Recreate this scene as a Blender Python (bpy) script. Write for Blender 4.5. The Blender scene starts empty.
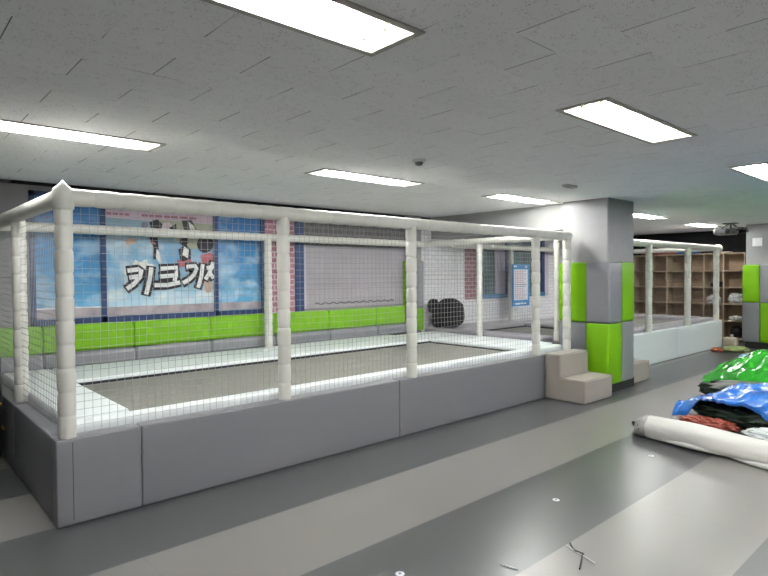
import bpy, bmesh, math, random
from mathutils import Vector, Matrix, noise
random.seed(7)
SC = bpy.context.scene
COL = SC.collection
ORG = {}                                   # world origin of every object

# ------------------------------------------------------------------ materials
def mat(name, base=(.5, .5, .5), rough=.5, metal=0, spec=.5, bump=0, bscale=40, var=0, vscale=3,
        coat=0, emit=None, estr=0, bdetail=4):
    m = bpy.data.materials.new(name); m.use_nodes = True
    nt = m.node_tree; N = nt.nodes; L = nt.links; b = N['Principled BSDF']
    b.inputs['Base Color'].default_value = (*base, 1)
    b.inputs['Roughness'].default_value = rough
    b.inputs['Metallic'].default_value = metal
    b.inputs['Specular IOR Level'].default_value = spec
    b.inputs['Coat Weight'].default_value = coat
    if emit:
        b.inputs['Emission Color'].default_value = (*emit, 1)
        b.inputs['Emission Strength'].default_value = estr
    tc = N.new('ShaderNodeTexCoord')
    if var:
        n = N.new('ShaderNodeTexNoise'); n.inputs['Scale'].default_value = vscale; n.inputs['Detail'].default_value = 5
        L.new(tc.outputs['Object'], n.inputs['Vector'])
        r = N.new('ShaderNodeMapRange'); r.inputs[1].default_value = .3; r.inputs[2].default_value = .7
        r.inputs[3].default_value = 1 - var; r.inputs[4].default_value = 1 + var
        L.new(n.outputs['Fac'], r.inputs[0])
        mx = N.new('ShaderNodeVectorMath'); mx.operation = 'SCALE'
        mx.inputs[0].default_value = base
        L.new(r.outputs[0], mx.inputs['Scale']); L.new(mx.outputs[0], b.inputs['Base Color'])
    if bump:
        n = N.new('ShaderNodeTexNoise'); n.inputs['Scale'].default_value = bscale; n.inputs['Detail'].default_value = bdetail
        L.new(tc.outputs['Object'], n.inputs['Vector'])
        bp = N.new('ShaderNodeBump'); bp.inputs['Strength'].default_value = bump; bp.inputs['Distance'].default_value = .01
        L.new(n.outputs['Fac'], bp.inputs['Height']); L.new(bp.outputs['Normal'], b.inputs['Normal'])
    return m

def nodes(m):
    nt = m.node_tree; return nt.nodes, nt.links, nt.nodes['Principled BSDF']

def math_node(N, L, op, a, b=None, c=None):
    n = N.new('ShaderNodeMath'); n.operation = op
    for i, v in enumerate((a, b, c)):
        if v is None: continue
        if isinstance(v, (int, float)): n.inputs[i].default_value = v
        else: L.new(v, n.inputs[i])
    return n.outputs[0]

def mixc(N, L, fac, a, b):
    n = N.new('ShaderNodeMix'); n.data_type = 'RGBA'
    if isinstance(fac, (int, float)): n.inputs[0].default_value = fac
    else: L.new(fac, n.inputs[0])
    for k, v in ((6, a), (7, b)):
        if isinstance(v, tuple): n.inputs[k].default_value = (*v, 1)
        else: L.new(v, n.inputs[k])
    return n.outputs[2]

M = {}
M['cream'] = mat('cream_vinyl', (.66, .65, .59), .42, bump=.12, bscale=25, var=.04, vscale=6)
M['gray_pad'] = mat('grey_vinyl', (.185, .186, .20), .38, bump=.08, bscale=120)
M['gray_pad2'] = mat('blue_grey_vinyl', (.215, .22, .235), .33, bump=.10, bscale=9)
M['white_pad'] = mat('white_vinyl', (.76, .80, .80), .38, bump=.12, bscale=8)
M['pale_pad'] = mat('pale_grey_vinyl', (.74, .79, .81), .4, bump=.06, bscale=8)
M['lilac_pad'] = mat('lilac_grey_vinyl', (.36, .34, .37), .4, bump=.06, bscale=8)
M['green_pad'] = mat('lime_vinyl', (.155, .385, .001), .45, spec=.3, bump=.12, bscale=9)
M['beige_pad'] = mat('beige_vinyl', (.345, .31, .275), .45, bump=.08, bscale=60, var=.03)
M['bed'] = mat('woven_mat', (.195, .19, .168), .7, bump=.25, bscale=300)
M['net'] = mat('net_cord', (.33, .33, .325), .7)
M['net_shaded'] = mat('shaded_net_cord', (.05, .05, .05), .7)  # same cord, its colour darkened for the far net standing in shade
M['concrete'] = mat('painted_concrete', (.285, .282, .282), .75, bump=.25, bscale=160, var=.04, vscale=8)
M['wall_paint'] = mat('grey_wall_paint', (.24, .235, .235), .8, bump=.15, bscale=90, var=.05)
M['black'] = mat('black_rubber', (.012, .012, .013), .6)
M['void'] = mat('black_wall_paint', (.006, .006, .007), .9)
M['beam'] = mat('beam_paint', (.30, .30, .29), .8, bump=.1, bscale=90)
M['navy'] = mat('navy_window_frame', (.018, .045, .13), .4, var=.1, vscale=20)
M['blueframe'] = mat('blue_window_frame', (.06, .20, .36), .4)
M['lilac'] = mat('lilac_trim', (.52, .47, .56), .6)
M['lamp_frame'] = mat('lamp_frame', (.42, .40, .36), .5)
M['reflector'] = mat('lamp_reflector', (.86, .83, .74), .35)
M['tube'] = mat('lamp_tube', (1, 1, 1), .3, emit=(.965, .98, 1.0), estr=52)
M['socket'] = mat('lamp_socket', (.85, .80, .66), .5)
M['white_plastic'] = mat('white_plastic', (.75, .74, .72), .45)
M['gray_plastic'] = mat('grey_plastic', (.16, .16, .155), .5, var=.3, vscale=18)
M['black_plastic'] = mat('black_plastic', (.02, .02, .02), .4)
M['fur'] = mat('black_fabric', (.005, .003, .0045), .9, bump=.6, bscale=60)
M['yellow'] = mat('yellow_trim', (.55, .36, .03), .5)
M['green_tarp'] = mat('green_tarpaulin', (.03, .40, .025), .2, bump=1, bscale=8, var=.15, vscale=5, coat=.3)
M['blue_tarp'] = mat('blue_tarpaulin', (.02, .15, .56), .25, bump=1, bscale=9, var=.2, vscale=6, coat=.3)
M['dark_tarp'] = mat('dark_tarpaulin', (.012, .026, .013), .45, bump=1, bscale=9, var=.5, vscale=7)
M['red_tarp'] = mat('red_tarpaulin', (.33, .07, .045), .4, bump=1, bscale=10, var=.3, vscale=7)
M['white_tarp'] = mat('white_tarpaulin', (.70, .73, .72), .38, bump=.35, bscale=14)
M['cyan_tarp'] = mat('pale_blue_tarpaulin', (.25, .55, .66), .35, bump=.3, bscale=14)
M['roll'] = mat('roll_sheet', (.72, .71, .66), .45, bump=.7, bscale=7, var=.04)
M['roll_tape'] = mat('roll_tape', (.42, .41, .39), .45, bump=.4, bscale=30, var=.12, vscale=14)
M['shelf'] = mat('shelf_wood', (.42, .325, .225), .6, var=.08, vscale=14)
M['shelf_back'] = mat('shelf_back_wood', (.33, .235, .155), .6, var=.08, vscale=14)
M['carton'] = mat('carton', (.42, .36, .28), .8, var=.06)
M['olive'] = mat('olive_cloth', (.22, .27, .10), .8, var=.4, vscale=10)
M['rust'] = mat('rust_cloth', (.30, .07, .03), .8, var=.3, vscale=12)
M['white_cloth'] = mat('white_cloth', (.55, .55, .53), .7, var=.25, vscale=12)
M['red_box'] = mat('red_box', (.30, .05, .035), .6, var=.3, vscale=10)
M['blue_box'] = mat('blue_box', (.03, .14, .42), .5)
M['sky_blue'] = mat('poster_blue', (.03, .22, .50), .5)
M['poster_white'] = mat('poster_white', (.72, .74, .80), .5)
M['print_red'] = mat('print_red', (.42, .12, .14), .6)
M['print_dark'] = mat('print_dark', (.02, .016, .022), .6)
M['print_gray'] = mat('print_grey', (.17, .16, .19), .6)
M['print_berry'] = mat('print_berry', (.34, .15, .19), .6)
M['print_skin'] = mat('print_skin', (.55, .38, .27), .6)
M['print_faint'] = mat('print_faint_red', (.60, .36, .38), .6)
M['print_pink'] = mat('print_pink', (.56, .44, .50), .6)
M['print_pale'] = mat('print_pale', (.72, .74, .68), .6)
M['print_olive'] = mat('print_olive', (.34, .36, .25), .6)
M['print_white'] = mat('print_white', (.80, .81, .80), .6)
M['print_band'] = mat('print_band', (.36, .31, .33), .6, var=.3, vscale=6)
M['glass'] = mat('dark_glass', (.10, .15, .155), .12, var=.25, vscale=4)
M['curtain'] = mat('lilac_curtain', (.42, .37, .46), .8)
M['sticker'] = mat('white_sticker', (.78, .78, .82), .4)

def floor_mat():
    m = mat('striped_vinyl_floor', (.3, .3, .3), .3, spec=.85)
    N, L, b = nodes(m)
    g = N.new('ShaderNodeNewGeometry'); s = N.new('ShaderNodeSeparateXYZ'); L.new(g.outputs['Position'], s.inputs[0])
    t = math_node(N, L, 'FRACT', math_node(N, L, 'DIVIDE', math_node(N, L, 'SUBTRACT', s.outputs['Y'], .2), 1.507))
    dark = math_node(N, L, 'LESS_THAN', t, .5)
    n = N.new('ShaderNodeTexNoise'); n.inputs['Scale'].default_value = 2.2; n.inputs['Detail'].default_value = 8
    n.inputs['Roughness'].default_value = .65
    L.new(g.outputs['Position'], n.inputs['Vector'])
    n2 = N.new('ShaderNodeTexNoise'); n2.inputs['Scale'].default_value = 140; n2.inputs['Detail'].default_value = 3
    L.new(g.outputs['Position'], n2.inputs['Vector'])
    c1 = mixc(N, L, n.outputs['Fac'], (.186, .180, .171), (.216, .210, .199))
    c2 = mixc(N, L, n.outputs['Fac'], (.061, .065, .067), (.079, .083, .085))
    c = mixc(N, L, dark, c1, c2)
    r2 = N.new('ShaderNodeMapRange'); r2.inputs[1].default_value = .35; r2.inputs[2].default_value = .65
    r2.inputs[3].default_value = .95; r2.inputs[4].default_value = 1.05
    L.new(n2.outputs['Fac'], r2.inputs[0])
    # sheet joins across the strips, every 3.9 m, shifted from strip to strip, and thin joins along them
    band = math_node(N, L, 'FLOOR', math_node(N, L, 'DIVIDE', math_node(N, L, 'SUBTRACT', s.outputs['Y'], .2), .7535))
    u = math_node(N, L, 'ADD', s.outputs['X'], math_node(N, L, 'MULTIPLY', band, 1.37))
    sx = math_node(N, L, 'LESS_THAN', math_node(N, L, 'FRACT', math_node(N, L, 'DIVIDE', u, 5.2)), .0012)
    sy = math_node(N, L, 'LESS_THAN', math_node(N, L, 'FRACT', math_node(N, L, 'DIVIDE', math_node(N, L, 'SUBTRACT', s.outputs['Y'], .197), .7535)), .006)
    sm = math_node(N, L, 'MAXIMUM', sx, sy)
    v = N.new('ShaderNodeVectorMath'); v.operation = 'SCALE'; L.new(c, v.inputs[0]); L.new(r2.outputs[0], v.inputs['Scale'])
    c = mixc(N, L, math_node(N, L, 'MULTIPLY', sm, .22), v.outputs[0], (.08, .08, .08))
    L.new(c, b.inputs['Base Color'])
    r = N.new('ShaderNodeMapRange'); r.inputs[3].default_value = .25; r.inputs[4].default_value = .35
    L.new(n.outputs['Fac'], r.inputs[0]); L.new(r.outputs[0], b.inputs['Roughness'])
    bp = N.new('ShaderNodeBump'); bp.inputs['Strength'].default_value = .12; bp.inputs['Distance'].default_value = .004
    L.new(n2.outputs['Fac'], bp.inputs['Height']); L.new(bp.outputs[0], b.inputs['Normal'])
    return m

def ceil_mat():
    m = mat('ceiling_tiles', (.5, .5, .5), .85, spec=.2)
    N, L, b = nodes(m)
    g = N.new('ShaderNodeNewGeometry')
    mp = N.new('ShaderNodeMapping'); mp.inputs['Location'].default_value = (-.419 + 62.2, -2.24 + .288 * 48, 0)
    L.new(g.outputs['Position'], mp.inputs[0])
    br = N.new('ShaderNodeTexBrick'); br.inputs['Scale'].default_value = 1
    br.inputs['Brick Width'].default_value = .622; br.inputs['Row Height'].default_value = .288
    br.inputs['Mortar Size'].default_value = .0026; br.inputs['Mortar Smooth'].default_value = 0
    br.inputs['Color1'].default_value = (.92, .915, .915, 1); br.inputs['Color2'].default_value = (.88, .875, .875, 1)
    br.inputs['Mortar'].default_value = (.14, .14, .14, 1); br.inputs['Bias'].default_value = -.3
    L.new(mp.outputs[0], br.inputs['Vector'])
    br2 = N.new('ShaderNodeTexBrick')
    for k in ('Scale', 'Brick Width', 'Row Height', 'Mortar Size', 'Mortar Smooth', 'Bias'):
        br2.inputs[k].default_value = br.inputs[k].default_value
    br2.inputs['Mortar Size'].default_value = 0
    for k in ('Color1', 'Color2', 'Mortar'): br2.inputs[k].default_value = br.inputs[k].default_value
    L.new(mp.outputs[0], br2.inputs['Vector'])
    # joints that run along the rows are mostly closed: separate them by the row coordinate
    s = N.new('ShaderNodeSeparateXYZ'); L.new(mp.outputs[0], s.inputs[0])
    f = math_node(N, L, 'FRACT', math_node(N, L, 'DIVIDE', s.outputs['Y'], .288))
    inrow = math_node(N, L, 'LESS_THAN', math_node(N, L, 'ABSOLUTE', math_node(N, L, 'SUBTRACT', f, .5)), .484)
    n = N.new('ShaderNodeTexNoise'); n.inputs['Scale'].default_value = 1.9; n.inputs['Detail'].default_value = 3
    L.new(g.outputs['Position'], n.inputs['Vector'])
    r = N.new('ShaderNodeMapRange'); r.inputs[1].default_value = .36; r.inputs[2].default_value = .52
    L.new(n.outputs['Fac'], r.inputs[0])
    r3 = N.new('ShaderNodeMapRange'); r3.inputs[1].default_value = .60; r3.inputs[2].default_value = .66
    L.new(n.outputs['Fac'], r3.inputs[0])
    vis = math_node(N, L, 'MAXIMUM', math_node(N, L, 'MULTIPLY', inrow, r.outputs[0]), math_node(N, L, 'MULTIPLY', r3.outputs[0], .7))
    joint = math_node(N, L, 'MULTIPLY', br.outputs['Fac'], vis)
    c = mixc(N, L, joint, br2.outputs['Color'], (.22, .22, .22))
    # worm holes of the mineral tile
    sc = N.new('ShaderNodeVectorMath'); sc.operation = 'MULTIPLY'; sc.inputs[1].default_value = (1, 1.7, 1)
    L.new(g.outputs['Position'], sc.inputs[0])
    vo = N.new('ShaderNodeTexVoronoi'); vo.inputs['Scale'].default_value = 62
    L.new(sc.outputs[0], vo.inputs['Vector'])
    n3 = N.new('ShaderNodeTexNoise'); n3.inputs['Scale'].default_value = 22; L.new(g.outputs['Position'], n3.inputs['Vector'])
    d = math_node(N, L, 'LESS_THAN', vo.outputs['Distance'], math_node(N, L, 'MULTIPLY', math_node(N, L, 'SUBTRACT', n3.outputs['Fac'], .24), .85))
    c = mixc(N, L, math_node(N, L, 'MULTIPLY', d, .30), c, (.12, .12, .12))
    L.new(c, b.inputs['Base Color'])
    return m

def brick_mat(name, c1, c2, mortar, w=.21, h=.07, msize=.006, axis='X', bump=.3):
    m = mat(name, c1, .75)
    N, L, b = nodes(m)
    g = N.new('ShaderNodeNewGeometry'); s = N.new('ShaderNodeSeparateXYZ'); L.new(g.outputs['Position'], s.inputs[0])
    cb = N.new('ShaderNodeCombineXYZ'); L.new(s.outputs[axis], cb.inputs[0]); L.new(s.outputs['Z'], cb.inputs[1])
    br = N.new('ShaderNodeTexBrick'); br.inputs['Scale'].default_value = 1
    br.inputs['Brick Width'].default_value = w; br.inputs['Row Height'].default_value = h
    br.inputs['Mortar Size'].default_value = msize
    for k, v in (('Color1', c1), ('Color2', c2), ('Mortar', mortar)): br.inputs[k].default_value = (*v, 1)
    L.new(cb.outputs[0], br.inputs['Vector']); L.new(br.outputs['Color'], b.inputs['Base Color'])
    bp = N.new('ShaderNodeBump'); bp.inputs['Strength'].default_value = bump; bp.inputs['Distance'].default_value = .01
    bp.invert = True
    L.new(br.outputs['Fac'], bp.inputs['Height']); L.new(bp.outputs[0], b.inputs['Normal'])
    return m

def sky_print(name, z0, z1, top, mid, low, cloud, cs=3.2):
    m = mat(name, mid, .35)
    N, L, b = nodes(m)
    g = N.new('ShaderNodeNewGeometry'); s = N.new('ShaderNodeSeparateXYZ'); L.new(g.outputs['Position'], s.inputs[0])
    r = N.new('ShaderNodeMapRange'); r.inputs[1].default_value = z0; r.inputs[2].default_value = z1; L.new(s.outputs['Z'], r.inputs[0])
    cr = N.new('ShaderNodeValToRGB'); e = cr.color_ramp.elements
    e[0].position = 0; e[0].color = (*low, 1); e[1].position = 1; e[1].color = (*top, 1)
    x = cr.color_ramp.elements.new(.5); x.color = (*mid, 1)
    L.new(r.outputs[0], cr.inputs[0])
    sc = N.new('ShaderNodeVectorMath'); sc.operation = 'MULTIPLY'; sc.inputs[1].default_value = (1, 1, 1.6); L.new(g.outputs['Position'], sc.inputs[0])
    n = N.new('ShaderNodeTexNoise'); n.inputs['Scale'].default_value = cs; n.inputs['Detail'].default_value = 6; n.inputs['Distortion'].default_value = .4
    L.new(sc.outputs[0], n.inputs['Vector'])
    r2 = N.new('ShaderNodeMapRange'); r2.inputs[1].default_value = .46; r2.inputs[2].default_value = .66; L.new(n.outputs['Fac'], r2.inputs[0])
    hz = math_node(N, L, 'MULTIPLY', r2.outputs[0], math_node(N, L, 'SUBTRACT', 1.15, r.outputs[0]))
    hz.node.use_clamp = True
    L.new(mixc(N, L, hz, cr.outputs[0], cloud), b.inputs['Base Color'])
    return m

def slat_mat():
    m = mat('grey_shutter_slats', (.33, .31, .33), .55)
    N, L, b = nodes(m)
    g = N.new('ShaderNodeNewGeometry'); s = N.new('ShaderNodeSeparateXYZ'); L.new(g.outputs['Position'], s.inputs[0])
    f = math_node(N, L, 'FRACT', math_node(N, L, 'DIVIDE', s.outputs['Z'], .075))
    e = math_node(N, L, 'LESS_THAN', f, .12)
    n = N.new('ShaderNodeTexNoise'); n.inputs['Scale'].default_value = 3; L.new(g.outputs['Position'], n.inputs['Vector'])
    c = mixc(N, L, n.outputs['Fac'], (.31, .29, .31), (.40, .37, .40))
    L.new(mixc(N, L, math_node(N, L, 'MULTIPLY', e, .5), c, (.18, .17, .18)), b.inputs['Base Color'])
    return m

M['floor'] = floor_mat(); M['ceiling'] = ceil_mat()
M['white_brick'] = brick_mat('white_painted_brick', (.78, .77, .78), (.72, .71, .73), (.56, .55, .56))
M['red_brick'] = brick_mat('red_brick', (.30, .13, .15), (.23, .095, .11), (.40, .30, .33), h=.075, msize=.010)
M['pink_brick'] = brick_mat('pink_brick', (.42, .20, .24), (.30, .12, .15), (.55, .42, .48), h=.075, msize=.010)
M['gray_brick'] = brick_mat('dark_grey_brick', (.115, .11, .11), (.15, .145, .145), (.24, .235, .235), w=.2, h=.09)
M['slats'] = slat_mat()
M['sky_left'] = sky_print('sky_print_deep', 1.2, 2.4, (.02, .13, .36), (.03, .21, .46), (.10, .36, .60), (.40, .58, .70))
M['sky_mid'] = sky_print('sky_print_pale', 1.2, 2.3, (.24, .34, .38), (.14, .36, .58), (.44, .62, .72), (.62, .72, .74))

# ------------------------------------------------------------------ mesh helpers
class MB:
    def __init__(s): s.v = []; s.f = []; s.smooth = True
    def add(s, vs, fs):
        o = len(s.v); s.v += [tuple(p) for p in vs]; s.f += [tuple(i + o for i in f) for f in fs]; return s
    def box(s, x0, x1, y0, y1, z0, z1):
        v = [(x, y, z) for z in (z0, z1) for y in (y0, y1) for x in (x0, x1)]
        return s.add(v, [(0, 2, 3, 1), (4, 5, 7, 6), (0, 1, 5, 4), (2, 6, 7, 3), (0, 4, 6, 2), (1, 3, 7, 5)])
    def quad(s, a, b, c, d): return s.add([a, b, c, d], [(0, 1, 2, 3)])
    def soft(s, x0, x1, y0, y1, z0, z1, r=.02, bulge=0, n=4):
        """cushion: rounded box whose faces swell"""
        lo = (x0, y0, z0); hi = (x1, y1, z1)
        h = [(hi[i] - lo[i]) / 2 for i in range(3)]; c = [(hi[i] + lo[i]) / 2 for i in range(3)]
        r = min(r, *[q * .98 for q in h])
        cs = []
        for i in range(3):
            e = [-h[i], -h[i] + r * .15, -h[i] + r * .45, -h[i] + r]
            mid = [(-h[i] + r) + (2 * (h[i] - r)) * k / n for k in range(1, n)]
            cs.append(e + mid + [-q for q in reversed(e)])
        idx = {}; vs = []; fs = []
        def vert(p):
            k = tuple(round(q, 6) for q in p)
            if k not in idx:
                inn = [max(-h[i] + r, min(h[i] - r, p[i])) for i in range(3)]
                d = Vector([p[i] - inn[i] for i in range(3)])
                q = Vector(inn) + (d.normalized() * r if d.length > 1e-9 else d)
                if bulge:
                    for i in range(3):
                        a, b2 = [j for j in range(3) if j != i]
                        if abs(abs(p[i]) - h[i]) < 1e-7:
                            w = (1 - (p[a] / h[a]) ** 2) * (1 - (p[b2] / h[b2]) ** 2)
                            q[i] += math.copysign(bulge * w, p[i])
                idx[k] = len(vs); vs.append(tuple(q[i] + c[i] for i in range(3)))
            return idx[k]
        for ax in range(3):
            a, b2 = [(1, 2), (2, 0), (0, 1)][ax]
            for sg in (-1, 1):
                for i in range(len(cs[a]) - 1):
                    for j in range(len(cs[b2]) - 1):
                        q = []
                        for (ii, jj) in ((i, j), (i + 1, j), (i + 1, j + 1), (i, j + 1)):
                            p = [0, 0, 0]; p[ax] = sg * h[ax]; p[a] = cs[a][ii]; p[b2] = cs[b2][jj]
                            q.append(vert(p))
                        fs.append(tuple(q) if sg > 0 else tuple(reversed(q)))
        return s.add(vs, fs)
    def sweep(s, pts, radii, n=12, cap=True, up=None):
        """round tube through pts with a radius per point"""
        pts = [Vector(p) for p in pts]; rings = []
        ref = Vector(up) if up else None
        vs = []; fs = []
        for i, p in enumerate(pts):
            a = pts[max(i - 1, 0)]; b = pts[min(i + 1, len(pts) - 1)]
            t = (b - a).normalized()
            if ref is None: ref = Vector((0, 0, 1)) if abs(t.z) < .9 else Vector((1, 0, 0))
            u = (ref - t * ref.dot(t)).normalized(); w = t.cross(u); ref = u
            r = radii[i] if hasattr(radii, '__len__') else radii
            for k in range(n):
                an = 2 * math.pi * k / n
                vs.append(p + u * (r * math.cos(an)) + w * (r * math.sin(an)))
        for i in range(len(pts) - 1):
            for k in range(n):
                fs.append((i * n + k, i * n + (k + 1) % n, (i + 1) * n + (k + 1) % n, (i + 1) * n + k))
        if cap:
            fs.append(tuple(reversed(range(n)))); fs.append(tuple(range((len(pts) - 1) * n, len(pts) * n)))
        return s.add(vs, fs)
    def lathe(s, cx, cy, prof, n=20):
        vs = []; fs = []
        for (r, z) in prof:
            for k in range(n):
                a = 2 * math.pi * k / n; vs.append((cx + r * math.cos(a), cy + r * math.sin(a), z))
        for i in range(len(prof) - 1):
            for k in range(n):
                fs.append((i * n + k, i * n + (k + 1) % n, (i + 1) * n + (k + 1) % n, (i + 1) * n + k))
        fs.append(tuple(reversed(range(n)))); fs.append(tuple(range((len(prof) - 1) * n, len(prof) * n)))
        return s.add(vs, fs)
    def prism(s, outline, z0, z1, r=.0, steps=3):
        """vertical cushion with a plan outline (counter-clockwise), its top and bottom edges rolled over by r"""
        P = [Vector((x, y)) for x, y in outline]; n = len(P); offs = []
        for i in range(n):
            a, b, c = P[i - 1], P[i], P[(i + 1) % n]
            d1 = (b - a).normalized(); d2 = (c - b).normalized()
            n1 = Vector((-d1.y, d1.x)); n2 = Vector((-d2.y, d2.x))
            m = (n1 + n2); m = m / max(m.length_squared, 1e-6) * 2
            offs.append(m if m.length < 3 else m.normalized() * 3)
        rings = []
        if r:
            for k in range(steps + 1):
                a = math.pi / 2 * k / steps
                rings.append((r * (1 - math.sin(a)), z0 + r * (1 - math.cos(a))))
            rings += [(d, z1 - (z - z0)) for d, z in reversed(rings)]
        else: rings = [(0, z0), (0, z1)]
        vs = []; fs = []
        for d, z in rings:
            for p, o in zip(P, offs): q = p + o * d; vs.append((q.x, q.y, z))
        for i in range(len(rings) - 1):
            for k in range(n): fs.append((i * n + k, i * n + (k + 1) % n, (i + 1) * n + (k + 1) % n, (i + 1) * n + k))
        fs.append(tuple(reversed(range(n)))); fs.append(tuple(range((len(rings) - 1) * n, len(rings) * n)))
        return s.add(vs, fs)

def worg(o): return ORG[o.name]

def obj(name, mb, m, parent=None, origin=None, angle=35, smooth=True):
    """one mesh object; vertices are given in world space"""
    if parent is not None: O = worg(parent)
    elif origin is not None: O = Vector(origin)
    else:
        xs = [v[0] for v in mb.v]; ys = [v[1] for v in mb.v]; zs = [v[2] for v in mb.v]
        O = Vector(((min(xs) + max(xs)) / 2, (min(ys) + max(ys)) / 2, min(zs)))
    me = bpy.data.meshes.new(name)
    me.from_pydata([tuple(Vector(v) - O) for v in mb.v], [], mb.f); me.update()
    bm = bmesh.new(); bm.from_mesh(me)
    bmesh.ops.recalc_face_normals(bm, faces=bm.faces)
    bm.to_mesh(me); bm.free()
    if smooth:
        for p in me.polygons: p.use_smooth = True
        me.set_sharp_from_angle(angle=math.radians(angle))
    me.materials.append(m if not isinstance(m, str) else M[m])
    o = bpy.data.objects.new(name, me); COL.objects.link(o)
    if parent is not None: o.parent = parent
    else: o.location = O
    ORG[o.name] = O.copy()
    return o

def tag(o, label, cat, group=None, kind=None):
    o['label'] = label; o['category'] = cat
    if group: o['group'] = group
    if kind: o['kind'] = kind
    return o

def thing(name, loc, label, cat, group=None):
    o = bpy.data.objects.new(name, None); COL.objects.link(o); o.location = loc
    o.empty_display_size = .1
    ORG[o.name] = Vector(loc)
    return tag(o, label, cat, group)

def struct(name, mb, m, parent=None, **k):
    o = obj(name, mb, m, parent, **k)
    if parent is None: o['kind'] = 'structure'
    return o

def copy_tree(o, loc=None, parent=None):
    c = o.copy(); COL.objects.link(c)
    if parent is not None: c.parent = parent
    if loc is not None: c.location = loc; ORG[c.name] = Vector(loc)
    for ch in list(o.children):
        if ch.name in ORG: copy_tree(ch, None, c)
    return c

# ------------------------------------------------------------------ sizes
ZC = 2.53            # ceiling
YW = 6.75            # back wall
XF = 14.66           # far wall
XL, YN = -2.6, -5.5  # left wall, wall behind the camera

# ------------------------------------------------------------------ setting
struct('floor', MB().quad((XL, YN, 0), (XF, YN, 0), (XF, YW + .2, 0), (XL, YW + .2, 0)), 'floor', origin=(0, 0, 0))

LLEN, LWID = 1.27, .275
LAMPS = [(x, y) for y in (-3.62, -.96) for x in (.40, 3.12)]
LAMPS += [(9.05, -.96), (12.2, -.96)]
LAMPS += [(.385, 1.77), (3.09, 1.69), (5.97, 1.645), (9.05, 1.65), (12.2, 1.65), (.35, 4.37), (3.13, 4.40), (5.755, 4.345), (9.3, 4.28), (12.2, 4.35)]
holes = [(x, x + LLEN, y - LWID / 2, y + LWID / 2) for x, y in LAMPS]
xs = sorted({XL, XF, *[h[0] for h in holes], *[h[1] for h in holes]})
ys = sorted({YN, YW, *[h[2] for h in holes], *[h[3] for h in holes]})
mb = MB()
for i in range(len(xs) - 1):
    for j in range(len(ys) - 1):
        cx = (xs[i] + xs[i + 1]) / 2; cy = (ys[j] + ys[j + 1]) / 2
        if any(h[0] < cx < h[1] and h[2] < cy < h[3] for h in holes): continue
        mb.quad((xs[i], ys[j], ZC), (xs[i], ys[j + 1], ZC), (xs[i + 1], ys[j + 1], ZC), (xs[i + 1], ys[j], ZC))
struct('ceiling', mb, 'ceiling', origin=(0, 0, ZC))

# back wall in its stretches of paint, brick and window openings
def wall_strip(name, x0, x1, z0, z1, m, y=YW, d=.16):
    return struct(name, MB().box(x0, x1, y, y + d, z0, z1), m)
wall_strip('wall_back', XL, 1.22, 0, ZC - .035, 'wall_paint')
wall_strip('wall_back_under_windows', 1.22, 3.92, 0, 1.0, 'wall_paint')
wall_strip('wall_back_above_windows', 1.22, 3.92, 2.44, ZC - .035, 'wall_paint')
wall_strip('wall_back_pink_brick', 3.92, 4.42, 0, ZC - .035, 'pink_brick')
wall_strip('wall_back_under_shutter', 4.42, 6.9, 0, 1.08, 'wall_paint')
wall_strip('wall_back_grey_brick', 4.56, 6.9, 1.98, ZC - .035, 'gray_brick')
wall_strip('wall_back_white_brick', 6.9, 8.08, 0, ZC - .035, 'white_brick')
wall_strip('wall_back_red_brick', 8.08, 8.42, 1.09, ZC - .035, 'red_brick')
wall_strip('wall_back_white_brick_low', 8.08, 10.86, 0, 1.09, 'white_brick')
wall_strip('wall_back_above_far_window', 8.42, 10.86, 2.40, ZC - .035, 'void')
wall_strip('wall_back_white_brick_end', 10.86, XF, 0, ZC - .035, 'white_brick')
struct('trim_shadow_gap', MB().box(1.08, 6.9, YW - .012, YW + .16, ZC - .035, ZC - .001), 'void')  # black strip stands in for the shadow gap under the ceiling
struct('wall_far', MB().box(XF, XF + .15, YN, YW + .16, 0, ZC), 'void')
struct('wall_left', MB().box(XL - .15, XL, YN, YW + .16, 0, ZC), 'concrete')
struct('wall_near', MB().box(XL - .15, XF + .15, YN - .15, YN, 0, ZC), 'concrete')

# windows with printed film
def film_window(name, x0, x1, z0, z1, panes, frame='navy', fw=.05):
    f = MB()
    f.box(x0, x1, YW - .02, YW + .08, z0, z0 + fw * 2.4); f.box(x0, x1, YW - .02, YW + .08, z1 - fw, z1)
    f.box(x0, x0 + fw, YW - .02, YW + .08, z0, z1); f.box(x1 - fw, x1, YW - .02, YW + .08, z0, z1)
    for (a, b, _, _) in panes[:-1]: f.box(b - .0, b + fw, YW - .02, YW + .08, z0, z1)
    w = struct(name, f, frame)
    for (a, b, m, nm) in panes: obj(nm, MB().box(a, b, YW + .01, YW + .03, z0 + fw * 2.4, z1 - fw), m, w)
    return w
w1 = film_window('window_1', 1.22, 3.94, .99, 2.44, [(1.27, 1.90, 'sky_left', 'pane'), (1.95, 3.22, 'sky_mid', 'pane'), (3.27, 3.89, 'sky_left', 'pane')])
for a, b in ((1.27, 1.90), (1.95, 3.22), (3.27, 3.89)):
    obj('printed_band', MB().box(a, b, YW + .004, YW + .0105, 1.115, 1.215), 'print_band', w1)
obj('printed_line', MB().box(1.27, 1.90, YW + .003, YW + .0105, 1.215, 1.23), 'print_white', w1)

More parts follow.
